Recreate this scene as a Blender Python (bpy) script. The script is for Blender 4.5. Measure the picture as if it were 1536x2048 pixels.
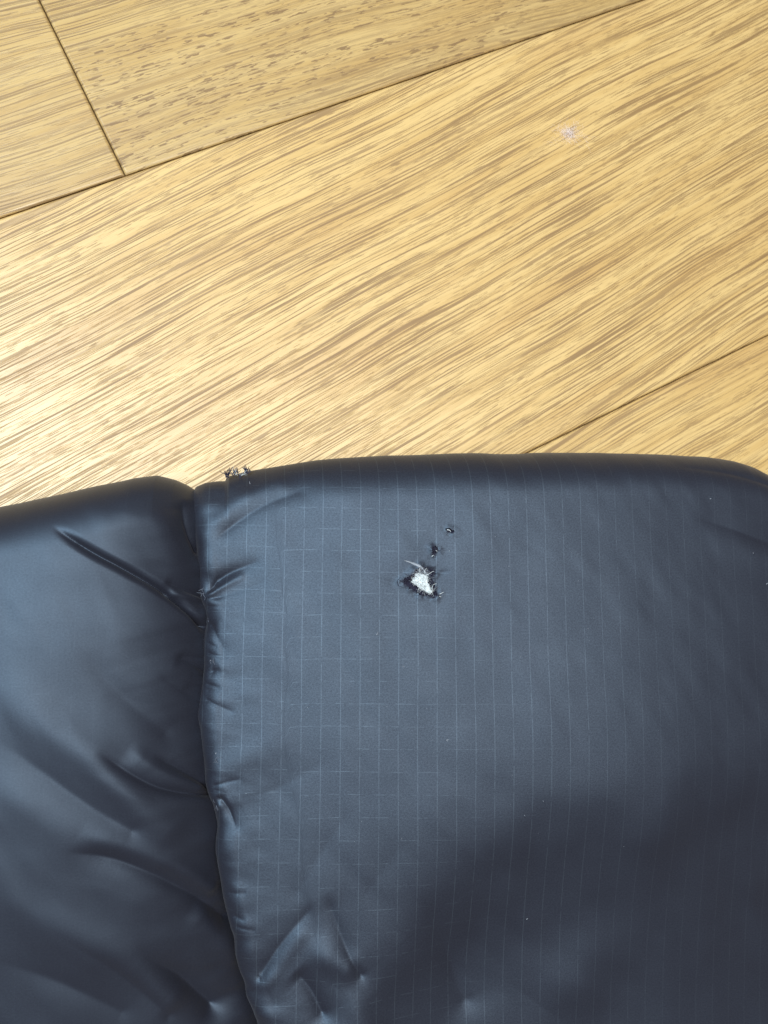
import bpy, math, random
import numpy as np
from mathutils import Matrix, Vector

scene = bpy.context.scene
for o in list(bpy.data.objects):
    bpy.data.objects.remove(o)
COL = scene.collection
rng = np.random.default_rng(7)
random.seed(7)
MM = 0.001

# ------------------------------------------------------------------ camera
F_PX, W_PX, H_PX = 1538.0, 1536.0, 2048.0
CAM_H = 0.245
down = np.array([-0.189, 0.135, 0.972]); down /= np.linalg.norm(down)   # floor normal seen by the lens (right, down, forward)
Zc = -down
Xc = np.array([1.0, 0, 0]) - Zc[0] * Zc; Xc /= np.linalg.norm(Xc)
Yc = np.cross(Zc, Xc)
R = np.array([Xc, Yc, Zc])                       # lens axes -> world axes
cam_data = bpy.data.cameras.new('camera')
cam = bpy.data.objects.new('camera', cam_data); COL.objects.link(cam)
Rb = R @ np.diag([1, -1, -1])
cam.matrix_world = Matrix([list(Rb[0]) + [0], list(Rb[1]) + [0], list(Rb[2]) + [CAM_H], [0, 0, 0, 1]])
cam_data.sensor_fit = 'AUTO'; cam_data.sensor_width = 36.0
cam_data.lens = 36.0 * F_PX / H_PX
cam_data.clip_start = 0.005; cam_data.clip_end = 50
cam_data.dof.use_dof = True
cam_data.dof.focus_distance = 0.212
cam_data.dof.aperture_fstop = 24.0
scene.camera = cam

# ------------------------------------------------------------------ light of the room
world = bpy.data.worlds.new('World'); scene.world = world; world.use_nodes = True
bg = world.node_tree.nodes['Background']
bg.inputs[0].default_value = (1.0, 0.91, 0.88, 1); bg.inputs[1].default_value = 0.15

def area(name, loc, target, sx, sy, power, col):
    d = bpy.data.lights.new(name, 'AREA'); d.shape = 'RECTANGLE'; d.size = sx; d.size_y = sy
    d.energy = power; d.color = col
    o = bpy.data.objects.new(name, d); COL.objects.link(o)
    o.location = loc
    o.rotation_euler = (Vector(target) - Vector(loc)).to_track_quat('-Z', 'Y').to_euler()
    return o
area('window_light', (-0.47, 0.20, 0.95), (0.0, 0.0, 0.0), 0.50, 0.50, 14.5, (0.60, 0.81, 1.0))
area('ceiling_light', (0.03, 0.05, 1.0), (0.04, 0.0, 0.0), 0.62, 0.60, 10.2, (0.94, 0.94, 1.0))

scene.view_settings.view_transform = 'Standard'
scene.view_settings.look = 'None'
scene.view_settings.exposure = 0.0
scene.view_settings.gamma = 1.0
scene.view_settings.use_curve_mapping = False
scene.cycles.max_bounces = 6
scene.cycles.use_denoising = True

# ------------------------------------------------------------------ helpers
def P(px, py, z=0.0):
    """point of the place at height z (metres) read off at a photo coordinate"""
    d = R @ np.array([(px - W_PX / 2) / F_PX, (py - H_PX / 2) / F_PX, 1.0])
    t = (z - CAM_H) / d[2]
    return np.array([d[0] * t, d[1] * t, z])

def PL(pts, z):
    return np.array([P(a, b, z)[:2] for a, b in pts]) * 1000.0       # mm

def mesh_obj(name, verts, faces, mat=None, parent=None, smooth=True, uv=None):
    me = bpy.data.meshes.new(name)
    verts = np.asarray(verts, dtype=np.float32)
    if isinstance(faces, np.ndarray):
        n, k = faces.shape
        me.vertices.add(len(verts)); me.vertices.foreach_set('co', verts.ravel())
        me.loops.add(n * k); me.loops.foreach_set('vertex_index', faces.astype(np.int32).ravel())
        me.polygons.add(n)
        me.polygons.foreach_set('loop_start', np.arange(0, n * k, k, dtype=np.int32))
        me.update(calc_edges=True); me.validate()
    else:
        me.from_pydata(verts.tolist(), [], faces)
    if smooth:
        me.polygons.foreach_set('use_smooth', np.ones(len(me.polygons), dtype=bool))
    if uv is not None:
        ul = me.uv_layers.new(name='cloth')
        li = np.empty(len(me.loops), dtype=np.int32); me.loops.foreach_get('vertex_index', li)
        ul.data.foreach_set('uv', np.asarray(uv, dtype=np.float32)[li].ravel())
    me.update()
    o = bpy.data.objects.new(name, me); COL.objects.link(o)
    if mat: me.materials.append(mat)
    if parent: o.parent = parent
    return o

def empty(name, loc=(0, 0, 0)):
    o = bpy.data.objects.new(name, None); COL.objects.link(o); o.location = loc
    o.empty_display_size = 0.02
    return o

def lattice_noise(x, y, scale, seed, octaves=1):
    """smooth value noise, x and y in mm, about -1..1"""
    out = np.zeros_like(x, dtype=float); amp = 1.0; tot = 0
    for k in range(octaves):
        r = np.random.default_rng(seed * 31 + k)
        L = r.uniform(-1, 1, (257, 257))
        a = x / scale + 100.37; b = y / scale + 100.71
        i = np.floor(a).astype(int); j = np.floor(b).astype(int)
        fa = a - i; fb = b - j
        fa = fa * fa * fa * (fa * (fa * 6 - 15) + 10); fb = fb * fb * fb * (fb * (fb * 6 - 15) + 10)
        i %= 256; j %= 256
        v = (L[i, j] * (1 - fa) + L[i + 1, j] * fa) * (1 - fb) + (L[i, j + 1] * (1 - fa) + L[i + 1, j + 1] * fa) * fb
        out += amp * v; tot += amp
        amp *= 0.5; scale *= 0.5
    return out / tot

def smoothstep(a, b, x):
    t = np.clip((x - a) / (b - a), 0, 1)
    return t * t * (3 - 2 * t)

class Nodes:
    """small helper that writes a node tree"""
    def __init__(self, name):
        self.m = bpy.data.materials.new(name); self.m.use_nodes = True
        self.t = self.m.node_tree; self.b = self.t.nodes['Principled BSDF']
    def n(self, kind, **kw):
        nd = self.t.nodes.new(kind)
        for k, v in kw.items(): setattr(nd, k, v)
        return nd
    def link(self, a, b): self.t.links.new(a, b)
    def math(self, op, a, b=None, c=None, clamp=False):
        nd = self.n('ShaderNodeMath', operation=op); nd.use_clamp = clamp
        for i, v in enumerate((a, b, c)):
            if v is None: continue
            if isinstance(v, (int, float)): nd.inputs[i].default_value = v
            else: self.link(v, nd.inputs[i])
        return nd.outputs[0]
    def step(self, x, lo, hi, tlo=0.0, thi=1.0):
        nd = self.n('ShaderNodeMapRange', interpolation_type='SMOOTHSTEP')
        self.link(x, nd.inputs[0])
        for i, v in zip((1, 2, 3, 4), (lo, hi, tlo, thi)): nd.inputs[i].default_value = v
        return nd.outputs[0]
    def xyz(self, x, y, z=0.0):
        nd = self.n('ShaderNodeCombineXYZ')
        for i, v in enumerate((x, y, z)):
            if isinstance(v, (int, float)): nd.inputs[i].default_value = v
            else: self.link(v, nd.inputs[i])
        return nd.outputs[0]
    def noise(self, vec, scale=1.0, detail=0.0, rough=0.5, dist=0.0):
        nd = self.n('ShaderNodeTexNoise'); self.link(vec, nd.inputs['Vector'])
        nd.inputs['Scale'].default_value = scale; nd.inputs['Detail'].default_value = detail
        nd.inputs['Roughness'].default_value = rough; nd.inputs['Distortion'].default_value = dist
        return nd.outputs[0]
    def mix(self, fac, a, b):
        nd = self.n('ShaderNodeMix', data_type='RGBA')
        if isinstance(fac, (int, float)): nd.inputs[0].default_value = fac
        else: self.link(fac, nd.inputs[0])
        for i, v in ((6, a), (7, b)):
            if isinstance(v, tuple): nd.inputs[i].default_value = v + (1,)
            else: self.link(v, nd.inputs[i])
        return nd.outputs[2]
    def bump(self, h, strength, dist, prev=None):
        nd = self.n('ShaderNodeBump'); self.link(h, nd.inputs['Height'])
        nd.inputs['Strength'].default_value = strength; nd.inputs['Distance'].default_value = dist
        if prev is not None: self.link(prev, nd.inputs['Normal'])
        return nd.outputs[0]

# ------------------------------------------------------------------ oak laminate
def wood(name, seed, skew, bend, dashes, tone, pore=1.0):
    s = Nodes(name)
    co = s.n('ShaderNodeTexCoord').outputs['Object']
    sp = s.n('ShaderNodeSeparateXYZ'); s.link(co, sp.inputs[0])
    x = s.math('MULTIPLY', sp.outputs[0], 1000.0)
    y0 = s.math('MULTIPLY', sp.outputs[1], 1000.0)
    # the grain wanders across the plank
    w1 = s.noise(s.xyz(s.math('MULTIPLY', x, 0.0085), s.math('MULTIPLY', y0, 0.012), seed), 1.0, 1.0)
    w2 = s.noise(s.xyz(s.math('MULTIPLY', x, 0.045), s.math('MULTIPLY', y0, 0.07), seed + 3.3), 1.0, 1.0)
    y = s.math('ADD', s.math('ADD', y0, s.math('MULTIPLY', x, skew)),
               s.math('ADD', s.math('MULTIPLY', s.math('SUBTRACT', w1, 0.5), bend),
                      s.math('MULTIPLY', s.math('SUBTRACT', w2, 0.5), 0.55)))
    def lay(lx, ly, off, detail=1.0, rough=0.5):
        return s.noise(s.xyz(s.math('MULTIPLY', x, 1.0 / lx), s.math('MULTIPLY', y, 1.0 / ly), seed * 1.7 + off), 1.0, detail, rough)
    broad = lay(90.0, 20.0, 1.0, 2.0)
    ring = lay(80.0, 3.6, 2.0, 2.0, 0.55)
    fine = lay(30.0, 0.45, 3.0, 2.0, 0.6)
    mask = lay(45.0, 6.0, 4.0, 1.0)
    l1 = s.step(lay(70.0, 0.70, 5.0, 2.0, 0.5), 0.578, 0.600)
    l2 = s.math('MULTIPLY', s.step(lay(34.0, 0.42, 5.7, 1.5, 0.5), 0.585, 0.612), 0.9)
    l3 = s.math('MULTIPLY', s.step(lay(110.0, 1.3, 5.9, 2.0, 0.6), 0.625, 0.645), 0.7)
    short_p = s.step(lay(7.0, 0.36, 6.0, 1.0), 0.60, 0.65)
    d1 = s.step(lay(4.2, 0.60, 7.0, 1.5), 0.575, 0.62)
    d2 = s.math('MULTIPLY', s.step(lay(11.0, 0.5, 7.6, 1.5), 0.585, 0.64), 0.85)
    dash_p = s.math('MAXIMUM', d1, d2)
    long_m = s.math('MULTIPLY', s.math('MAXIMUM', s.math('MAXIMUM', l1, l2), l3), s.step(mask, 0.28, 0.50, 0.45, 1.0))
    short_m = s.math('MULTIPLY', short_p, s.step(mask, 0.66, 0.42, 0.2, 0.85))
    dash_zone = s.step(lay(130.0, 30.0, 8.0, 1.0), 0.36, 0.50)
    row = s.step(lay(70.0, 2.2, 8.6, 1.0), 0.38, 0.52, 0.25, 1.0)
    dash_m = s.math('MULTIPLY', s.math('MULTIPLY', s.math('MULTIPLY', dash_p, row), dash_zone), dashes)
    lines = s.math('MULTIPLY', s.math('MAXIMUM', long_m, short_m),
                   s.math('SUBTRACT', 1.0, s.math('MULTIPLY', dash_zone, dashes * 0.55)))
    pores = s.math('MULTIPLY', s.math('MAXIMUM', lines, dash_m), pore, clamp=True)
    light = tuple(c * tone for c in (0.640, 0.420, 0.155))
    mid = tuple(c * tone for c in (0.575, 0.360, 0.122))
    tan = tuple(c * tone for c in (0.460, 0.255, 0.078))
    c = s.mix(s.step(ring, 0.40, 0.62), light, mid)
    c = s.mix(s.math('MULTIPLY', s.step(broad, 0.50, 0.70), 0.45), c, tan)
    c = s.mix(s.math('MULTIPLY', s.step(fine, 0.50, 0.70), 0.20), c, tan)
    c = s.mix(s.math('MULTIPLY', s.step(fine, 0.50, 0.30), 0.25), c, tuple(k * tone for k in (0.79, 0.51, 0.20)))
    c = s.mix(s.math('MULTIPLY', pores, 0.92), c, tuple(k * tone for k in (0.225, 0.118, 0.036)))
    s.link(c, s.b.inputs['Base Color'])
    rough = s.math('ADD', 0.38, s.math('MULTIPLY', pores, 0.22))
    s.link(s.math('ADD', rough, s.math('MULTIPLY', s.math('SUBTRACT', fine, 0.5), 0.12)), s.b.inputs['Roughness'])
    s.b.inputs['Specular IOR Level'].default_value = 0.65
    hgt = s.math('SUBTRACT', s.math('MULTIPLY', fine, 0.35), pores)
    s.link(s.bump(hgt, 0.45, 0.00012), s.b.inputs['Normal'])
    return s.m

groove = Nodes('plank_core')
groove.b.inputs['Base Color'].default_value = (0.36, 0.21, 0.07, 1); groove.b.inputs['Roughness'].default_value = 0.7

# floor frame: planks run along line A (photo) ; everything on z = 0
A0, A1 = P(0, 435.3)[:2], P(1180, 34.4)[:2]
B0, B1 = P(1063.4, 900.8)[:2], P(1535.5, 670.6)[:2]
J0, J1 = P(78.75, 0)[:2], P(250, 350)[:2]
ax = (A1 - A0); ax /= np.linalg.norm(ax)
bx = (B1 - B0); bx /= np.linalg.norm(bx)
ax = ax + bx; ax /= np.linalg.norm(ax)
ay = np.array([-ax[1], ax[0]])
yA = float(np.mean([A0 @ ay, A1 @ ay])); yB = float(np.mean([B0 @ ay, B1 @ ay]))
PW = yA - yB                                       # plank width
xJ = float(J1 @ ax)
ANG = math.atan2(ax[1], ax[0])
print('plank width mm', PW * 1000, 'angle', math.degrees(ANG), 'joint', (J0 - J1) @ ax * 1000, 'parallel err', math.degrees(math.atan2(*(A1 - A0)[::-1]) - math.atan2(*(B1 - B0)[::-1])))

floor_v = [(-1.6, -1.2, -0.0032), (1.6, -1.2, -0.0032), (1.6, 1.3, -0.0032), (-1.6, 1.3, -0.0032)]
floor = mesh_obj('floor', floor_v, [(0, 1, 2, 3)], groove.m, smooth=False)
floor['kind'] = 'structure'

def plank(x0, x1, y0, y1, mat):
    """one laminate plank with rolled long and short edges; local x runs along the grain"""
    g, bw, bd = 0.00025, 0.00080, 0.00050          # half joint, bevel width, bevel depth
    x0 += g; x1 -= g; y0 += g; y1 -= g
    cx, cy = (x0 + x1) / 2, (y0 + y1) / 2
    hx, hy = (x1 - x0) / 2, (y1 - y0) / 2
    rings = [(0, -0.003), (0, -bd), (bw * 0.35, -bd * 0.42), (bw * 0.72, -bd * 0.10), (bw, 0.0)]
    v, f = [], []
    for inset, z in rings:
        for sx, sy in ((-1, -1), (1, -1), (1, 1), (-1, 1)):
            v.append((sx * (hx - inset), sy * (hy - inset), z))
    for k in range(len(rings) - 1):
        for i in range(4):
            j = (i + 1) % 4
            f.append((k * 4 + i, k * 4 + j, k * 4 + 4 + j, k * 4 + 4 + i))
    k = (len(rings) - 1) * 4
    f.append((k, k + 1, k + 2, k + 3))
    o = mesh_obj('plank', v, f, mat, floor, smooth=False)
    c = ax * cx + ay * cy
    o.location = (c[0], c[1], 0); o.rotation_euler = (0, 0, ANG)
    return o

L = 1.28
w_main = wood('oak_main', 2.3, -0.115, 7.0, 0.05, 1.0)
w_top = wood('oak_upper', 9.1, 0.02, 16.0, 1.0, 0.82, 0.95)
w_left = wood('oak_upper_short', 15.7, 0.03, 14.0, 0.25, 0.84, 0.85)
w_low = wood('oak_lower', 21.4, -0.06, 18.0, 0.1, 1.0, 0.9)
w_far = wood('oak_far', 33.9, 0.01, 24.0, 0.3, 0.98)
plank(xJ, xJ + L, yA, yA + PW, w_top)
plank(xJ - L, xJ, yA, yA + PW, w_left)
plank(xJ - 0.62, xJ - 0.62 + L, yB, yA, w_main)
plank(xJ - 0.62 - L, xJ - 0.62, yB, yA, w_far)
plank(xJ - 0.20, xJ - 0.20 + L, yB - PW, yB, w_low)
plank(xJ - 0.20 - L, xJ - 0.20, yB - PW, yB, w_far)
for k in range(2, 5):
    off = (0.37 * k) % 1.0
    plank(xJ - off, xJ - off + L, yB - k * PW, yB - (k - 1) * PW, (w_far, w_left, w_main)[k % 3])
    plank(xJ - off - L, xJ - off, yB - k * PW, yB - (k - 1) * PW, (w_top, w_far, w_low)[k % 3])
for k in range(1, 4):
    off = (0.53 * k) % 1.0
    plank(xJ - off, xJ - off + L, yA + k * PW, yA + (k + 1) * PW, (w_far, w_main, w_low)[k % 3])
    plank(xJ - off - L, xJ - off, yA + k * PW, yA + (k + 1) * PW, (w_low, w_top, w_far)[k % 3])

# ------------------------------------------------------------------ nylon
def nylon(name, grid):
    s = Nodes(name)
    uv = s.n('ShaderNodeUVMap', uv_map='cloth').outputs[0]
    sp = s.n('ShaderNodeSeparateXYZ'); s.link(uv, sp.inputs[0])
    u, v = sp.outputs[0], sp.outputs[1]            # cloth millimetres
    wob = s.math('MULTIPLY', s.math('SUBTRACT', s.noise(s.xyz(s.math('MULTIPLY', u, .03), s.math('MULTIPLY', v, .03), 1.0), 1.0, 1.0), 0.5), 0.9)
    def lines(c, pitch, width, seed, lo, hi, ca, cb):
        k = s.math('DIVIDE', s.math('ADD', c, wob), pitch)
        fr = s.math('ABSOLUTE', s.math('SUBTRACT', s.math('FRACT', k), 0.5))
        ln = s.step(fr, width / pitch, 0.0)
        br = s.noise(s.xyz(s.math('MULTIPLY', u, ca), s.math('MULTIPLY', v, cb), seed), 1.0, 2.0, 0.6)
        return s.math('MULTIPLY', ln, s.step(br, lo, hi))
    warp = lines(u, 5.1, 0.17, 4.0, 0.28, 0.52, 0.10, 0.30)
    weft = lines(v, 5.8, 0.15, 9.0, 0.40, 0.62, 0.30, 0.12)
    rip = s.math('MAXIMUM', warp, s.math('MULTIPLY', weft, s.step(u, 35.0, 80.0, 1.0, 0.25)))  # weft fades to the right, imitating the changing angle of light
    rip = s.math('MULTIPLY', rip, s.step(u, 70.0, 120.0, 1.0, 0.45))  # whole grid fades further right, the same light effect set into the material
    weave = s.noise(s.xyz(s.math('MULTIPLY', u, 3.2), s.math('MULTIPLY', v, 4.2), 2.0), 1.0, 2.0, 0.7)
    soft = s.noise(s.xyz(s.math('MULTIPLY', u, 0.09), s.math('MULTIPLY', v, 0.09), 5.0), 1.0, 2.0)
    base = s.mix(s.step(weave, 0.3, 0.7), (0.0075, 0.0066, 0.0105), (0.0130, 0.0116, 0.0175))
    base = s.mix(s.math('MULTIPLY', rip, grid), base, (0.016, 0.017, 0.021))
    s.link(base, s.b.inputs['Base Color'])
    s.link(s.math('ADD', 0.53, s.math('MULTIPLY', s.math('SUBTRACT', soft, 0.5), 0.10)), s.b.inputs['Roughness'])
    s.b.inputs['Sheen Weight'].default_value = 0.05
    s.b.inputs['Sheen Roughness'].default_value = 0.50
    s.b.inputs['Sheen Tint'].default_value = (1.0, 0.92, 0.88, 1)
    speck = s.noise(s.xyz(s.math('MULTIPLY', u, 1.9), s.math('MULTIPLY', v, 2.3), 7.0), 1.0, 3.0, 0.75)
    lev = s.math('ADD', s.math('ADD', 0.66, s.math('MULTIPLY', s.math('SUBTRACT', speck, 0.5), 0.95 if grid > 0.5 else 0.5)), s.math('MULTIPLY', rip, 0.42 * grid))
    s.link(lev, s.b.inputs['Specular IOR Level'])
    s.b.inputs['Specular Tint'].default_value = (0.66, 0.85, 1.0, 1)
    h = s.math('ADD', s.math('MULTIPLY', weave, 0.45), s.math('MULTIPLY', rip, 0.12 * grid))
    s.link(s.bump(h, 0.60 if grid > 0.5 else 0.32, 0.00010), s.b.inputs['Normal'])
    return s.m
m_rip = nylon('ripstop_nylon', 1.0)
m_nyl = nylon('soft_nylon', 0.10)

def plain(name, col, rough, spec=0.3, trans=0.0):
    s = Nodes(name)
    s.b.inputs['Base Color'].default_value = col + (1,)
    s.b.inputs['Roughness'].default_value = rough
    s.b.inputs['Specular IOR Level'].default_value = spec
    if trans:
        s.b.inputs['Subsurface Weight'].default_value = trans
        s.b.inputs['Subsurface Radius'].default_value = (0.001, 0.001, 0.001)
    return s.m
m_thread = plain('dark_thread', (0.024, 0.022, 0.036), 0.7, 0.3)
m_stitch = plain('stitch_thread', (0.030, 0.032, 0.045), 0.55)
m_down = plain('white_down', (0.62, 0.64, 0.60), 0.9, 0.1)
m_wisp = plain('thin_down', (0.36, 0.37, 0.38), 0.9, 0.1)
m_lint = plain('pinkish_lint', (0.93, 0.80, 0.72), 0.9, 0.1)
m_loose = plain('loose_thread', (0.10, 0.11, 0.13), 0.6)
m_lining = plain('dark_lining', (0.030, 0.028, 0.045), 0.9, 0.1)

# ------------------------------------------------------------------ the quilted jacket
ZT = 0.043                                          # level of the puffed tops
def table(pts, z, by='x'):
    a = PL(pts, z)
    i, j = (0, 1) if by == 'x' else (1, 0)
    o = np.argsort(a[:, i]); return a[o, i], a[o, j]

SEAM_Z = 0.030
seam_tab = table([(386, 900), (390, 965), (389, 1020), (391, 1080), (400, 1150), (402, 1190), (410, 1225), (404, 1280),
                  (411, 1345), (402, 1420), (402, 1480), (412, 1550), (428, 1612), (436, 1660), (437, 1720), (446, 1790),
                  (462, 1850), (478, 1920), (497, 1985), (515, 2048), (560, 2200), (600, 2400)], SEAM_Z, 'y')
seam2_tab = table([(1566, 900), (1572, 1000), (1600, 1200), (1622, 1500), (1660, 1800), (1690, 2048), (1750, 2400)], SEAM_Z, 'y')
def smooth_interp(x, tab):
    xs, ys = tab
    # cubic Hermite through the table
    m = np.gradient(ys, xs)
    x = np.clip(x, xs[0], xs[-1]); i = np.clip(np.searchsorted(xs, x) - 1, 0, len(xs) - 2)
    h = xs[i + 1] - xs[i]; t = (x - xs[i]) / h
    return ((2*t**3-3*t**2+1)*ys[i] + (t**3-2*t**2+t)*h*m[i] + (-2*t**3+3*t**2)*ys[i+1] + (t**3-t**2)*h*m[i+1])
def seam(y): return smooth_interp(y, seam_tab)
def seam2(y): return smooth_interp(y, seam2_tab)

EZ = 0.029
edge_left = table([(-400, 1080), (-150, 1040), (0, 1010), (100, 990), (200, 967), (270, 951), (315, 944), (350, 952), (375, 962), (392, 972), (410, 980)], EZ)
edge_right = table([(360, 976), (392, 966), (408, 960), (430, 957), (446, 957), (456, 947), (490, 938), (540, 930), (640, 916), (720, 909), (900, 905), (1100, 904),
                    (1250, 906), (1390, 914), (1440, 922), (1470, 930), (1500, 944), (1536, 966), (1566, 985), (1600, 990)], EZ)
edge_third = table([(1540, 985), (1572, 975), (1620, 950), (1700, 930), (1900, 925), (2100, 950), (2300, 990)], EZ)

def seg_field(x, y, line, wid):
    """distance to a polyline (signed by side) and progress 0..1 along it"""
    best = np.full(x.shape, 1e9); sd = np.zeros(x.shape); pr = np.zeros(x.shape)
    ln = np.linalg.norm(np.diff(line, axis=0), axis=1); cum = np.concatenate([[0], np.cumsum(ln)])
    for k in range(len(line) - 1):
        ax_, ay_ = line[k]; bx_, by_ = line[k + 1]
        dx, dy = bx_ - ax_, by_ - ay_; L2 = dx * dx + dy * dy
        t = np.clip(((x - ax_) * dx + (y - ay_) * dy) / L2, 0, 1)
        qx, qy = x - (ax_ + t * dx), y - (ay_ + t * dy)
        d = np.hypot(qx, qy); m = d < best
        best = np.where(m, d, best)
        sd = np.where(m, np.sign(dx * qy - dy * qx) * d, sd)
        pr = np.where(m, (cum[k] + t * ln[k]) / cum[-1], pr)
    return best, sd, pr

def chaikin(p, n=2):
    p = np.asarray(p, float)
    for _ in range(n):
        q = [p[0]]
        for a, b in zip(p[:-1], p[1:]):
            q += [a * .75 + b * .25, a * .25 + b * .75]
        q.append(p[-1]); p = np.array(q)
    return p

# folds: photo course, half width mm at start / end, height mm at start / end, lean (asymmetry)
FOLDS_LEFT = [
    ([(100, 1050), (180, 1103), (250, 1138), (320, 1176), (370, 1213), (408, 1256)], 0.65, 0.65, -2.0, -2.8),
    ([(362, 985), (368, 1030), (380, 1065), (396, 1092)], 2.2, 1.4, -0.8, -2.2),
    ([(300, 990), (320, 1050), (350, 1110)], 5.0, 4.0, 0.8, 0.5),
    ([(325, 1160), (365, 1175), (405, 1190)], 1.0, 1.2, -0.4, -1.5),
    ([(330, 1186), (370, 1190), (405, 1194)], 0.9, 0.8, 0.4, 0.7),
    ([(350, 1315), (385, 1330), (415, 1350)], 1.6, 1.2, -0.4, -1.4),
    ([(190, 1500), (290, 1575), (360, 1600), (430, 1614)], 1.8, 0.9, -0.8, -2.0),
    ([(300, 1515), (370, 1555), (440, 1612)], 1.6, 0.9, -0.5, -2.0),
    ([(250, 1500), (330, 1560), (400, 1590)], 2.2, 1.4, 0.5, 0.6),
    ([(-60, 1330), (60, 1420), (170, 1510), (260, 1600), (330, 1670)], 6.0, 4.0, 2.1, 0.9),
    ([(-40, 1450), (80, 1540), (180, 1620), (260, 1670)], 5.5, 4.5, -1.5, -1.0),
    ([(-60, 1520), (60, 1610), (150, 1680)], 6.0, 5.0, 1.1, 0.4),
    ([(130, 1270), (240, 1390), (330, 1470)], 9.0, 8.0, -1.6, -1.4),
    ([(120, 1705), (210, 1722), (300, 1765), (380, 1820), (455, 1890)], 2.6, 2.6, -0.9, -2.2),
    ([(150, 1672), (250, 1700), (340, 1745), (420, 1815)], 3.0, 2.0, 0.7, 1.0),
    ([(-60, 1760), (40, 1830), (150, 1900), (250, 1960), (330, 2048)], 6.0, 5.0, 1.4, 1.5),
    ([(60, 1850), (180, 1935), (240, 1990), (330, 2090)], 4.0, 4.0, -0.6, -1.2),
    ([(250, 1900), (300, 1960), (360, 2010), (430, 2090)], 4.0, 4.5, -2.6, -4.2),
    ([(380, 1850), (430, 1905), (470, 1980)], 3.0, 3.0, 0.6, 1.2),
    ([(-40, 1930), (100, 1985), (230, 2070)], 4.5, 4.5, -1.2, -0.8),
]
FOLDS_RIGHT = [
    ([(402, 1190), (440, 1148), (510, 1122)], 1.3, 3.0, -2.2, -0.5),
    ([(404, 1192), (440, 1172), (480, 1150)], 0.7, 1.2, 0.8, 0.3),
    ([(408, 1198), (450, 1190), (520, 1165)], 1.5, 3.0, -0.6, -0.2),
    ([(412, 1062), (452, 1015), (500, 978), (560, 955)], 2.2, 2.8, 0.5, 0.5),
    ([(425, 1075), (475, 1035), (530, 1000), (600, 975)], 1.8, 3.0, -0.9, -0.3),
    ([(408, 1240), (425, 1265), (445, 1300)], 1.3, 2.0, -1.0, -0.3),
    ([(415, 1345), (450, 1350)], 1.2, 2.0, -0.5, -0.1),
    ([(428, 1608), (452, 1632), (470, 1672)], 1.1, 1.6, -1.6, -0.4),
    ([(432, 1614), (440, 1645), (445, 1700)], 0.8, 1.4, 0.6, 0.2),
    ([(420, 1560), (470, 1540), (540, 1500)], 2.0, 5.0, 0.4, 0.3),
    ([(440, 1620), (540, 1600), (640, 1540)], 2.0, 6.0, -0.4, -0.2),
    ([(730, 1605), (690, 1650), (640, 1730), (600, 1800)], 3.5, 6.0, -0.20, -0.30),
    ([(640, 1820), (600, 1870), (560, 1920), (520, 1990)], 2.6, 2.0, -0.4, -1.0),
    ([(620, 1870), (585, 1925), (535, 2000)], 2.4, 2.2, 0.3, 0.5),
    ([(655, 1800), (680, 1870), (705, 1935), (730, 1975)], 2.6, 2.0, -0.4, -1.1),
    ([(610, 1900), (650, 1930), (700, 1955)], 4.5, 3.5, 1.2, 1.2),
    ([(590, 1970), (625, 2005), (650, 2060)], 2.4, 3.2, -0.8, -2.2),
    ([(690, 1985), (720, 2030), (740, 2090)], 3.0, 4.0, 0.4, 0.8),
    ([(840, 1660), (780, 1740), (740, 1800)], 6.0, 7.0, -0.2, -0.25),
    ([(1360, 1035), (1430, 1055), (1510, 1085), (1570, 1100)], 2.5, 2.5, -0.2, -0.9),
    ([(1380, 1075), (1470, 1100), (1560, 1135)], 4.0, 4.0, 0.2, 0.9),
    ([(1340, 935), (1430, 945), (1500, 962), (1560, 985)], 1.6, 1.8, -0.2, -0.7),
    ([(990, 1060), (1060, 1095), (1110, 1130)], 4.0, 4.0, -0.35, -0.1),
    ([(1240, 1830), (1220, 1900), (1190, 2000)], 9.0, 9.0, 0.6, 1.3),
    ([(840, 1800), (900, 1890), (960, 2048)], 8.0, 8.0, -1.2, -2.2),
    ([(862, 1143), (880, 1144), (900, 1143)], 0.8, 0.6, -0.5, -0.1),
    ([(800, 1168), (770, 1160), (730, 1150)], 1.0, 1.4, -0.25, -0.05),
]
_r = np.random.default_rng(63)
for _k in range(13):                                # small creases running out of the stitching
    _py = _r.uniform(1010, 2040)
    _sx = np.interp(_py, [965, 1190, 1350, 1480, 1612, 1720, 1850, 2048], [390, 402, 411, 402, 428, 437, 462, 515])
    _l = _r.uniform(18, 60); _dn = _r.uniform(-0.5, 0.5)
    FOLDS_RIGHT.append(([(_sx + _l + 8, _py + _l * _dn), (_sx + 8 + _l * 0.5, _py + _l * _dn * 0.6), (_sx + 4, _py)], 0.9, 0.6, -0.08, _r.uniform(-0.45, -0.2)))
    _l *= 1.6; _dn = _r.uniform(-0.9, -0.2)
    FOLDS_LEFT.append(([(_sx - _l, _py + _l * _dn + 20), (_sx - _l * 0.5, _py + _l * _dn * 0.45 + 12), (_sx - 2, _py + 10)], 1.1, 0.7, -0.08, _r.uniform(-0.5, -0.2)))
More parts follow.
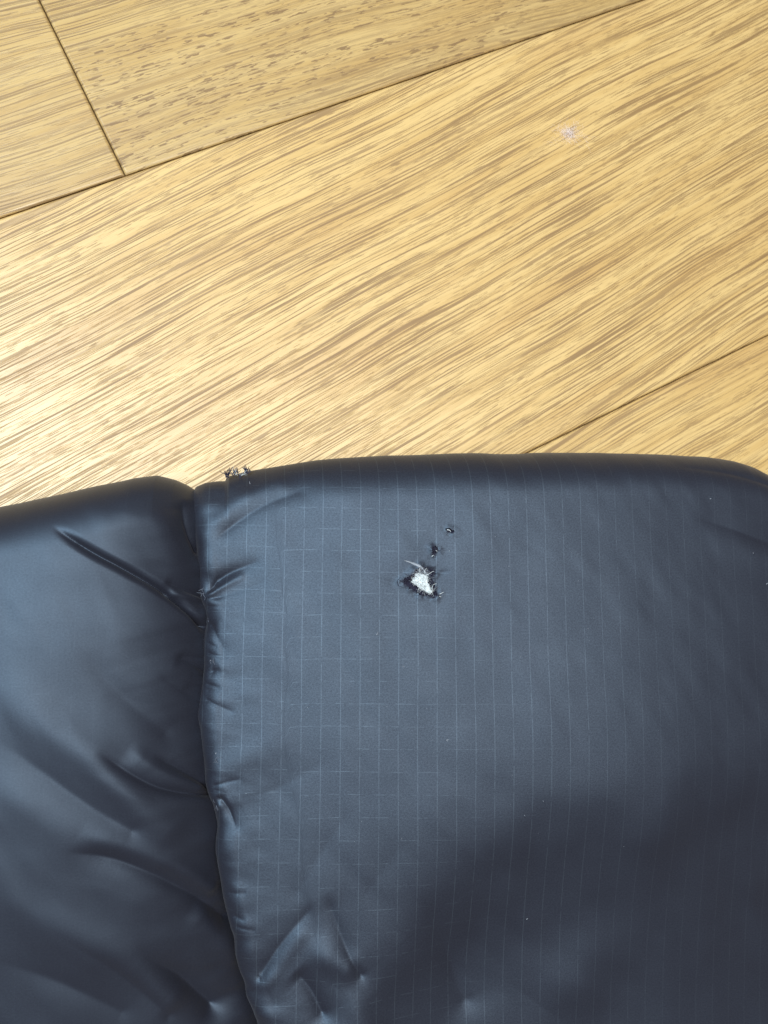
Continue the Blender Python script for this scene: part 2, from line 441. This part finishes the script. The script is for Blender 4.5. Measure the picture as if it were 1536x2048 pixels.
def fold_height(x, y, folds):
    out = np.zeros(x.shape)
    for pts, w0, w1, a0, a1 in folds:
        line = chaikin(PL(pts, ZT))
        m = max(w0, w1) * 3.2
        bb = (x > line[:, 0].min() - m) & (x < line[:, 0].max() + m) & (y > line[:, 1].min() - m) & (y < line[:, 1].max() + m)
        if not bb.any(): continue
        xx, yy = x[bb], y[bb]
        d, sd, pr = seg_field(xx, yy, line, m)
        w = w0 + (w1 - w0) * pr; a = a0 + (a1 - a0) * pr
        # fade where the line starts; where it meets a seam it simply runs in
        fade = smoothstep(0, 0.22 if max(w0, w1) < 3.5 else 0.65, pr)
        q = d / w
        sharp = np.exp(-np.sqrt(q * q + 0.012) * 1.15) * 1.12 * smoothstep(3.2, 2.0, q)
        out[bb] += a * fade * np.where(a < 0, sharp, np.exp(-q * q))
    return out

# holes (photo outlines)
HOLE1 = [(810, 1162), (815, 1156), (819, 1158), (825, 1151), (830, 1150), (833, 1141), (846, 1134), (856, 1137), (864, 1139), (872, 1143), (867, 1150), (866, 1159),
         (870, 1170), (871, 1181), (876, 1189), (870, 1194), (858, 1190), (846, 1187), (834, 1180), (823, 1172), (812, 1169)]
HOLE2 = [(867, 1095), (871, 1091), (874, 1097), (880, 1101), (875, 1104), (871, 1109), (867, 1104)]
HOLE3 = [(895, 1058), (901, 1058), (906, 1061), (911, 1063), (906, 1065), (899, 1062)]
HOLE4 = [(462, 941), (478, 934), (492, 934), (499, 946), (488, 953), (470, 954), (461, 950)]

def in_poly(x, y, poly):
    inside = np.zeros(x.shape, bool); n = len(poly)
    for i in range(n):
        x1, y1 = poly[i]; x2, y2 = poly[(i + 1) % n]
        c = ((y1 > y) != (y2 > y)) & (x < (x2 - x1) * (y - y1) / (y2 - y1 + 1e-12) + x1)
        inside ^= c
    return inside

def baffle(name, xl_f, xr_f, edge_tab, H, Rl, Rr, pl, pr_, over_l, over_r, nu, nv, ybot, folds, mat, parent, ra, seed, holes=(), extra=None, seamz=30.0):
    """one stitched, down filled channel. Runs from ybot to the free edge, rolls over it and back underneath. Units mm."""
    # clustered samples across the channel and round the roll
    t = np.linspace(0, 1, nu)
    ends = 0.5 - 0.5 * np.cos(np.pi * t)
    u = 0.72 * t + 0.28 * ends
    nr = max(40, nv // 5); nb = 12
    tv = np.concatenate([np.linspace(0, 1, nv, endpoint=False), 1 + np.linspace(0, 1, nr), 2 + np.linspace(0, 1, nb + 1)[1:]])
    U, V = np.meshgrid(u, tv, indexing='ij')
    # first guess of x at the edge
    ye0 = np.interp(np.linspace(-500, 500, 2001), edge_tab[0], edge_tab[1])
    xe_l = xl_f(np.array([edge_tab[1].mean()]))[0]; xe_r = xr_f(np.array([edge_tab[1].mean()]))[0]
    xe = xe_l + (xe_r - xe_l) * u
    ye = np.interp(xe, edge_tab[0], edge_tab[1])
    # smooth the edge slightly
    def prof(d, Rr_, p):
        q = np.clip(1 - d / Rr_, 0, 1)
        return (1 - q ** p) ** (1 / p)
    def height(x, xl, xr, y):
        pk = 1 + 0.10 * lattice_noise(y, y * 0 + seed, 9.0, seed, 2)
        a = prof(np.clip(x - xl, 0, None), Rl * pk, pl); b = prof(np.clip(xr - x, 0, None), Rr * pk, pr_)
        crown = 1 - 0.035 * ((x - xl) / np.maximum(xr - xl, 1) * 2 - 1) ** 2
        return seamz + (H * crown - seamz) * a * b
    he = height(xe, xe_l, xe_r, ye)
    rollA = ra * (0.55 + 0.45 * (he - seamz) / (H - seamz))
    YE, RA, HE = ye[:, None], rollA[:, None], he[:, None]
    top = V <= 1; roll = (V > 1) & (V <= 2); bot = V > 2
    y = np.where(top, ybot + (YE - RA - ybot) * np.clip(V, 0, 1), 0)
    th = np.clip(V - 1, 0, 1) * math.pi
    p_ = 0.93                                       # squarish roll
    ct = np.sign(np.cos(th)) * np.abs(np.cos(th)) ** p_; st = np.abs(np.sin(th)) ** p_
    y = np.where(roll, YE - RA + RA * st, y)
    y = np.where(bot, (YE - RA) + (ybot - YE + RA) * np.clip(V - 2, 0, 1), y)
    xl, xr = xl_f(np.minimum(y, YE)), xr_f(np.minimum(y, YE))
    x = xl + (xr - xl) * U
    h = height(x, xl, xr, y)
    z = np.where(top, h, np.where(roll, h * (0.5 + 0.5 * ct), 0.0))
    if extra is not None:
        z = z + np.where(top | roll, extra(x, y) * np.clip(np.where(roll, ct, 1), 0, 1), 0)
    # bulge over the seams
    dl, dr = x - xl, xr - x
    ql, qr = np.clip(1 - dl / Rl, 0, 1), np.clip(1 - dr / Rr, 0, 1)
    hl = np.clip((h - seamz) / (H - seamz), 0, 1)
    x = x - over_l * np.sin(np.pi * hl) * (dl < Rl) * (0.6 + 0.7 * lattice_noise(y, y * 0 + 3, 7.0, seed + 2, 2)) + over_r * np.sin(np.pi * hl) * (dr < Rr)
    # cloth coordinates before the creases
    Lx0 = x.copy()
    Ly = np.concatenate([np.zeros((x.shape[0], 1)), np.cumsum(np.hypot(np.diff(y, axis=1), np.diff(z, axis=1)), axis=1)], 1)
    # creases, puckers and the softness of the filling, along the surface normal
    Pm = np.stack([x, y, z], -1)
    du = np.gradient(Pm, axis=0); dv = np.gradient(Pm, axis=1)
    N = np.cross(du, dv); N /= np.linalg.norm(N, axis=-1, keepdims=True) + 1e-9
    wgt = np.where(top, 1.0, np.where(roll, np.clip(1.15 - th / 2.2, 0, 1), 0.0))
    disp = fold_height(x, y, folds)
    # puckers drawn in by the stitches
    def pucker(d, reach, sd):
        s_ = lattice_noise(y * 1.0 - d * 0.25, d * 0.06, 5.5, sd, 2) + 0.5 * lattice_noise(y + d * 0.3, d * 0.05, 3.0, sd + 5, 1)
        return 0.55 * s_ * np.exp(-(d / reach)) * smoothstep(0, 2.5, d)
    disp += pucker(dl, 6.0, seed + 11) + pucker(dr, 9.0, seed + 13)
    disp += 0.45 * lattice_noise(x + 0.4 * y, y - 0.3 * x, 34.0, seed + 20, 2) + 0.16 * lattice_noise(x + 0.5 * y, y * 0.6, 8.0, seed + 21, 2)
    disp += np.where(roll, 0.5 * smoothstep(0, 1.2, th) * lattice_noise(x, y * 0.3 + th * 3, 12.0, seed + 22, 2), 0)
    # frayed lips
    keep = np.ones(x.shape, bool)
    for hp, lift in holes:
        hx = PL(hp, ZT) if hp is not HOLE4 else PL(hp, 0.034)
        jx = x + 0.35 * lattice_noise(x, y, 0.9, seed + 30, 2); jy = y + 0.35 * lattice_noise(x, y, 0.9, seed + 31, 2)
        ins = in_poly(jx, jy, hx) & (V < 1.6)
        keep &= ~ins
        d, _, _ = seg_field(x, y, np.vstack([hx, hx[:1]]), 3) if True else 0
        disp += np.where(V < 1.6, lift * np.exp(-(d / 1.4) ** 2) * (0.4 + lattice_noise(x, y, 1.6, seed + 33, 2)), 0)
        disp += np.where(V < 1.6, -0.5 * np.exp(-(d / 4.0) ** 2) * abs(lift), 0)
    Pm = Pm + N * (disp * wgt)[..., None]
    Pm[..., 2] = np.maximum(Pm[..., 2], 0.15)
    nu_, nv_ = x.shape
    idx = np.arange(nu_ * nv_).reshape(nu_, nv_)
    quads = np.stack([idx[:-1, :-1], idx[1:, :-1], idx[1:, 1:], idx[:-1, 1:]], -1)
    kf = keep[:-1, :-1] & keep[1:, :-1] & keep[1:, 1:] & keep[:-1, 1:]
    quads = quads[kf].reshape(-1, 4)
    uv = np.stack([Lx0, Ly], -1).reshape(-1, 2)
    o = mesh_obj(name, Pm.reshape(-1, 3) * MM, quads, mat, parent, True, uv)
    return o, (x, y, Pm)

jacket = empty('puffer_jacket', (0, 0, 0))
jacket['label'] = 'dark blue-grey quilted nylon puffer jacket, torn, lying on the oak floor'
jacket['category'] = 'jacket'

YB = PL([(768, 2048)], ZT)[0, 1] - 70.0
XL = PL([(0, 1500)], ZT)[0, 0] - 85.0

def extra_right(x, y):
    # falls away towards the lower right, a slope shaped to imitate shade there
    line = chaikin(PL([(1800, 1560), (1500, 1600), (1250, 1640), (1040, 1690), (890, 1780), (805, 1900), (770, 2060), (770, 2400)], ZT))
    _, sd, _ = seg_field(x, y, line, 3)
    d = sd + 6.0 * lattice_noise(x, y, 30.0, 91, 2) + 2.0
    sp = np.log1p(np.exp(np.clip(d / 6.5, -30, 30))) * 6.5
    fall = -15.0 * (1 - np.exp(-sp / 27.0))
    e = PL([(1330, 1300)], ZT)[0]
    g = PL([(768, 1720)], ZT)[0, 1] - y
    low = -0.035 * np.log1p(np.exp(np.clip(g / 7.0, -30, 30))) * 7.0
    k = e[0] - x
    return fall + low - 0.105 * np.log1p(np.exp(np.clip(k / 12.0, -30, 30))) * 12.0 - 0.03 * np.log1p(np.exp(np.clip(-k / 10.0, -30, 30))) * 10.0
def extra_left(x, y):
    c = PL([(140, 1500)], ZT)[0]
    d = (x - c[0]) * 0.9 + (y - c[1]) * -0.1
    s_ = np.log1p(np.exp(np.clip(d / 8.0, -30, 30))) * 8.0
    g = PL([(200, 1640)], ZT)[0, 1] - y
    return -0.17 * s_ - 0.17 * np.log1p(np.exp(np.clip(g / 7.0, -30, 30))) * 7.0

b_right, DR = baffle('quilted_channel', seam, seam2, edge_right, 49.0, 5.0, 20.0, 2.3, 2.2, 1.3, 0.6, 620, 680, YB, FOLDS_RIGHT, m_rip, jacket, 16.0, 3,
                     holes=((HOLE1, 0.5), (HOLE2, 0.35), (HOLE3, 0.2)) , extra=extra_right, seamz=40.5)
b_left, DL = baffle('quilted_channel', lambda y: y * 0 + XL, lambda y: seam(y) + 2.2, edge_left, 45.0, 45.0, 26.0, 2.2, 2.0, 0.0, 0.0, 560, 600, YB, FOLDS_LEFT, m_nyl, jacket, 17.0, 5,
                    extra=extra_left)
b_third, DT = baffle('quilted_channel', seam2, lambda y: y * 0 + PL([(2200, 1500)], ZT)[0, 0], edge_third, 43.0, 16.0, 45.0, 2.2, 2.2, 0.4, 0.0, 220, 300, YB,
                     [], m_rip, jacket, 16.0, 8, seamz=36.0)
b_right['label'] = 'ripstop channel with the torn holes'
b_left['label'] = 'smooth creased channel left of the seam'

# ------------------------------------------------------------------ threads, down, stitches
def tubes(name, lines, mat, parent, sides=5):
    """lines: list of (points Nx3 in m, radius start, radius end)"""
    V, Fc = [], []
    for pts, r0, r1 in lines:
        pts = np.asarray(pts, float); n = len(pts)
        base = len(V)
        for i in range(n):
            t = pts[min(i + 1, n - 1)] - pts[max(i - 1, 0)]; t /= np.linalg.norm(t) + 1e-12
            a = np.cross(t, [0.31, 0.11, 0.94]); a /= np.linalg.norm(a) + 1e-12; b = np.cross(t, a)
            r = r0 + (r1 - r0) * i / (n - 1)
            for k in range(sides):
                w = 2 * math.pi * k / sides
                V.append(pts[i] + r * (math.cos(w) * a + math.sin(w) * b))
        for i in range(n - 1):
            for k in range(sides):
                k2 = (k + 1) % sides
                Fc.append((base + i * sides + k, base + i * sides + k2, base + (i + 1) * sides + k2, base + (i + 1) * sides + k))
    return mesh_obj(name, np.array(V), np.array(Fc), mat, parent)

SX, SY, SP = DR[0].ravel(), DR[1].ravel(), DR[2].reshape(-1, 3)
topsel = DR[2].reshape(-1, 3)[:, 2] > 20
TX, TP = SP[topsel][:, :2], SP[topsel]
def surf(xy):
    """top of the right channel at a mm position -> mm point"""
    d = (TX[:, 0] - xy[0]) ** 2 + (TX[:, 1] - xy[1]) ** 2
    return np.array([xy[0], xy[1], TP[np.argmin(d), 2]])

def wander(p, ang, length, n, curl, rise, r):
    pts = [np.array(p, float)]; a = ang; el = rise
    st = length / n
    for k in range(n):
        a += r.normal(0, curl); el += r.normal(0, curl * 0.6)
        pts.append(pts[-1] + st * np.array([math.cos(a) * math.cos(el), math.sin(a) * math.cos(el), math.sin(el)]))
    return np.array(pts)

def fray(poly, n, lmin, lmax, zoff, r, name='frayed_edge', z=ZT):
    hp = PL(poly, z); c = hp.mean(0); L_ = []
    per = np.vstack([hp, hp[:1]])
    for k in range(n):
        i = r.integers(0, len(hp)); t = r.random()
        q = per[i] * (1 - t) + per[i + 1] * t
        s_ = surf(q + (q - c) * 0.05)
        inward = math.atan2(*(c - q)[::-1])
        ang = inward + r.normal(0, 0.9)
        if r.random() < 0.25: ang += math.pi
        pts = wander(s_ + [0, 0, zoff], ang, r.uniform(lmin, lmax), 7, 0.32, r.normal(0.12, 0.35), r)
        L_.append((pts * MM, r.uniform(0.04, 0.075) * MM, 0.025 * MM))
    return tubes(name, L_, m_thread, b_right)
r1 = np.random.default_rng(101)
fray(HOLE1, 210, 0.6, 2.3, 0.05, r1)
fray(HOLE2, 60, 0.8, 2.2, 0.05, r1)
fray(HOLE3, 14, 0.6, 1.8, 0.05, r1)

# dark lining that shows inside the holes
def pocket(poly, depth, z=ZT):
    hp = PL(poly, z); c = hp.mean(0); zs = surf(c + 6)[2]
    ring = [(c + (p - c) * 1.35) for p in hp]
    v = [(p[0] * MM, p[1] * MM, (zs - 1.2) * MM) for p in ring] + [((c + (p - c) * 0.9)[0] * MM, (c + (p - c) * 0.9)[1] * MM, (zs - depth) * MM) for p in hp]
    n = len(hp)
    f = [(i, (i + 1) % n, n + (i + 1) % n, n + i) for i in range(n)] + [tuple(range(n, 2 * n))]
    return mesh_obj('lining', v, f, m_lining, b_right)
pocket(HOLE1, 3.2); pocket(HOLE2, 2.5); pocket(HOLE3, 2.0)

# white down in the large hole
WHITE = [(836, 1143), (846, 1146), (856, 1147), (860, 1155), (861, 1165), (866, 1177), (869, 1186), (862, 1187), (850, 1182), (843, 1175), (832, 1168), (826, 1163), (830, 1154)]
def clump(poly, zoff, dome, seed, name, nf, parent=None, z=ZT, flen=(0.8, 2.2)):
    hp = PL(poly, z); c = hp.mean(0)
    n = 46
    gx = np.linspace(hp[:, 0].min() - .3, hp[:, 0].max() + .3, n); gy = np.linspace(hp[:, 1].min() - .3, hp[:, 1].max() + .3, n)
    X, Y = np.meshgrid(gx, gy, indexing='ij')
    jx = X + 0.3 * lattice_noise(X, Y, 0.8, seed, 2); jy = Y + 0.3 * lattice_noise(X, Y, 0.8, seed + 1, 2)
    ins = in_poly(jx, jy, hp)
    d, _, _ = seg_field(X, Y, np.vstack([hp, hp[:1]]), 3)
    zs = surf(c + 5)[2]
    Z = zs + zoff + dome * np.sqrt(np.clip(d / 2.2, 0, 1)) + 0.42 * lattice_noise(X, Y, 0.9, seed + 2, 3)
    idx = np.arange(n * n).reshape(n, n)
    q = np.stack([idx[:-1, :-1], idx[1:, :-1], idx[1:, 1:], idx[:-1, 1:]], -1)
    kf = ins[:-1, :-1] & ins[1:, :-1] & ins[1:, 1:] & ins[:-1, 1:]
    v = np.stack([X, Y, Z], -1).reshape(-1, 3)
    o = mesh_obj(name, v * MM, q[kf].reshape(-1, 4), m_down, parent or b_right)
    rr = np.random.default_rng(seed); Ls = []
    cand = v[ins.ravel()]
    for k in range(nf):
        p = cand[rr.integers(0, len(cand))]
        Ls.append((wander(p, rr.uniform(0, 6.28), rr.uniform(*flen), 6, 0.35, rr.normal(0.25, 0.3), rr) * MM, 0.035 * MM, 0.012 * MM))
    tubes('down_fibre', Ls, m_down, o, 4)['kind'] = 'stuff'
    return o
clump(WHITE, -0.9, 1.0, 201, 'down_filling', 260)
# the loose plume lying out of the hole to the upper left, and single curled barbs
r2 = np.random.default_rng(77); Ls = []
for k in range(26):
    path = chaikin(PL([(811, 1120), (824, 1124), (838, 1130), (850, 1138), (856, 1148)], ZT))
    a = r2.uniform(0.0, 0.45); b = r2.uniform(0.6, 1.0)
    i0, i1 = int(a * (len(path) - 1)), int(b * (len(path) - 1))
    seg = path[i0:i1 + 1]
    spread = np.linspace(0.15, 1.0, len(path))[i0:i1 + 1]
    off = r2.normal(0, 0.38)
    pts = np.array([np.append(q + np.array([0.35, -0.9]) * off * s_, surf(q)[2] + 0.25 + 0.15 * abs(off)) for q, s_ in zip(seg, spread)])
    if len(pts) > 2: Ls.append((pts * MM, 0.012 * MM, 0.028 * MM))
for k in range(110):
    q = PL([(r2.uniform(832, 862), r2.uniform(1131, 1152))], ZT)[0]
    Ls.append((wander(np.append(q, surf(q + [0, 3])[2] - 0.2), r2.uniform(0, 6.28), r2.uniform(0.5, 1.8), 5, 0.4, 0.2, r2) * MM, 0.03 * MM, 0.015 * MM))
tubes('down_plume', Ls, m_wisp, b_right, 4)
barbs = [[(854, 1150), (861, 1147), (866, 1143), (870, 1142)], [(866, 1180), (867, 1172), (870, 1168), (875, 1167)], [(864, 1186), (867, 1180), (865, 1175)],
         [(842, 1143), (841, 1138), (842, 1134)], [(850, 1146), (852, 1140), (855, 1136)], [(881, 1188), (885, 1186), (889, 1184)], [(880, 1192), (884, 1194)]]
Ls = []
for bpts in barbs:
    pp = chaikin(PL(bpts, ZT), 2)
    Ls.append((np.array([np.append(q, surf(q)[2] + 0.5) for q in pp]) * MM, 0.09 * MM, 0.04 * MM))
tubes('down_barb', Ls, m_down, b_right)
Ls = []
for a, b in (((895, 1059), (902, 1063)), ((873, 1100), (876, 1103)), ((866, 1112), (870, 1110))):
    pp = PL([a, ((a[0] + b[0]) / 2 + 1, (a[1] + b[1]) / 2 - 1), b], ZT)
    Ls.append((np.array([np.append(q, surf(q)[2] + 0.25) for q in pp]) * MM, 0.11 * MM, 0.06 * MM))
tubes('down_barb', Ls, m_down, b_right)

# torn spot on the free edge
def edge_pt(px, py, z): return P(px, py, z)
r3 = np.random.default_rng(9)
Ls = []
for (px, py, n, l) in ((455, 952, 16, 3.0), (466, 946, 10, 1.8), (472, 944, 8, 1.8), (490, 939, 12, 1.6), (497, 944, 10, 1.6), (480, 952, 8, 1.2)):
    for k in range(n):
        p = P(px + r3.normal(0, 2.2), py + 3 + r3.normal(0, 2.0), 0.031) * 1000
        Ls.append((wander(p, math.radians(95) + r3.normal(0, 0.45), l * r3.uniform(0.5, 1.1), 6, 0.2, 0.3, r3) * MM, 0.13 * MM, 0.06 * MM))
tubes('frayed_edge', Ls, m_thread, b_right)
Ls = []
for k in range(16):
    p = P(r3.uniform(466, 490), r3.uniform(942, 953), 0.0315) * 1000
    Ls.append((wander(p, r3.uniform(-0.6, 2.4), r3.uniform(0.6, 1.8), 6, 0.4, 0.3, r3) * MM, 0.04 * MM, 0.02 * MM))
tubes('down_filling', Ls, m_down, b_right, 4)

# stitches along both seams
def stitch_mesh():
    v, f = [], []
    n = 7; s_ = 6
    for i in range(n):
        t = i / (n - 1); rr = 0.16 * math.sin(math.pi * min(max(t, 0.06), 0.94)) ** 0.5
        for k in range(s_):
            w = 2 * math.pi * k / s_
            v.append(((rr * math.cos(w)) * MM, (t - 0.5) * 2.5 * MM, (rr * math.sin(w) + 0.18 * math.sin(math.pi * t)) * MM))
    for i in range(n - 1):
        for k in range(s_):
            f.append((i * s_ + k, i * s_ + (k + 1) % s_, (i + 1) * s_ + (k + 1) % s_, (i + 1) * s_ + k))
    return v, f
sv, sf = stitch_mesh()
st0 = mesh_obj('stitch', sv, sf, m_stitch, jacket)
first = True
for fn in (seam, seam2):
    for yy in np.arange(YB + 4, PL([(390, 985)], SEAM_Z)[0, 1] - 6, 3.1):
        xx = fn(np.array([yy]))[0]; x2 = fn(np.array([yy + 1.0]))[0]
        o = st0 if first else st0.copy()
        if not first: COL.objects.link(o)
        first = False
        o.parent = jacket
        o.location = (xx * MM, yy * MM, 25.2 * MM)
        o.rotation_euler = (0, 0, -math.atan2(x2 - xx, 1.0))

# loose thread ends where the stitching draws the cloth in
r6 = np.random.default_rng(44)
for (px, py, n) in ((403, 1188, 9), (431, 1612, 7), (426, 1322, 4), (432, 1520, 4), (412, 1240, 4)):
    Ls = []
    for k in range(n):
        q = PL([(px + r6.normal(2, 2.0), py + r6.normal(0, 4.0))], 0.032)[0]
        p = surf(q); p[2] += 0.15
        Ls.append((wander(p, r6.uniform(0, 6.28), r6.uniform(0.8, 2.0), 5, 0.4, 0.15, r6) * MM, 0.07 * MM, 0.05 * MM))
    tubes('loose_thread', Ls, m_loose, b_right)

# ------------------------------------------------------------------ lint
r4 = np.random.default_rng(5)
lint = empty('lint_tuft', tuple(P(1135, 270, 0.0)))
lint['label'] = 'tiny pale fluffy lint tuft on the oak plank, upper right'
lint['category'] = 'lint'
def local_tuft(name, n, spread, lmin, lmax, rad, mat, seed):
    rr = np.random.default_rng(seed); Ls = []
    for k in range(n):
        p = np.array([rr.normal(0, spread), rr.normal(0, spread), abs(rr.normal(0.5, 0.5)) + 0.08])
        p[0] *= 1.5
        pts = wander(p, rr.choice([2.4, -0.7, 0.5]) + rr.normal(0, 0.55), rr.uniform(lmin, lmax), 9, 0.42, rr.normal(0.1, 0.35), rr)
        pts[:, 2] = np.maximum(pts[:, 2], 0.05)
        Ls.append((pts * MM, rad * MM, rad * 0.5 * MM))
    return tubes(name, Ls, mat, lint, 4)
local_tuft('fluff_core', 110, 0.8, 1.5, 4.2, 0.026, m_lint, 1)
local_tuft('loose_fibre', 110, 2.0, 2.5, 6.0, 0.016, m_lint, 2)

# dust and lint specks lying on the cloth
Ls = []
specks = [(757, 1270, .16), (760, 1266, .1), (895, 1480, .14), (897, 1484, .1), (1075, 1862, .12), (1050, 1632, .1), (1400, 1003, .12), (1513, 1170, .15), (1484, 1108, .1),
          (502, 955, .14), (812, 1335, .1), (900, 1100, .1), (740, 1180, .08), (1083, 1600, .1), (420, 1325, .1), (430, 1520, .14)]
for k in range(60):
    specks.append((r4.uniform(430, 1300), r4.uniform(1000, 1700), r4.uniform(0.03, 0.07)))
for px, py, s_ in specks:
    p = surf(PL([(px, py)], ZT)[0]); p[2] += 0.12
    Ls.append((wander(p, r4.uniform(0, 6.28), s_ * r4.uniform(3, 6), 4, 0.5, 0.0, r4) * MM, s_ * 0.5 * MM, s_ * 0.4 * MM))
dust = tubes('dust_specks', Ls, m_wisp, None, 4)
dust['kind'] = 'stuff'; dust['label'] = 'fine pale dust specks scattered over the dark ripstop cloth'; dust['category'] = 'dust'
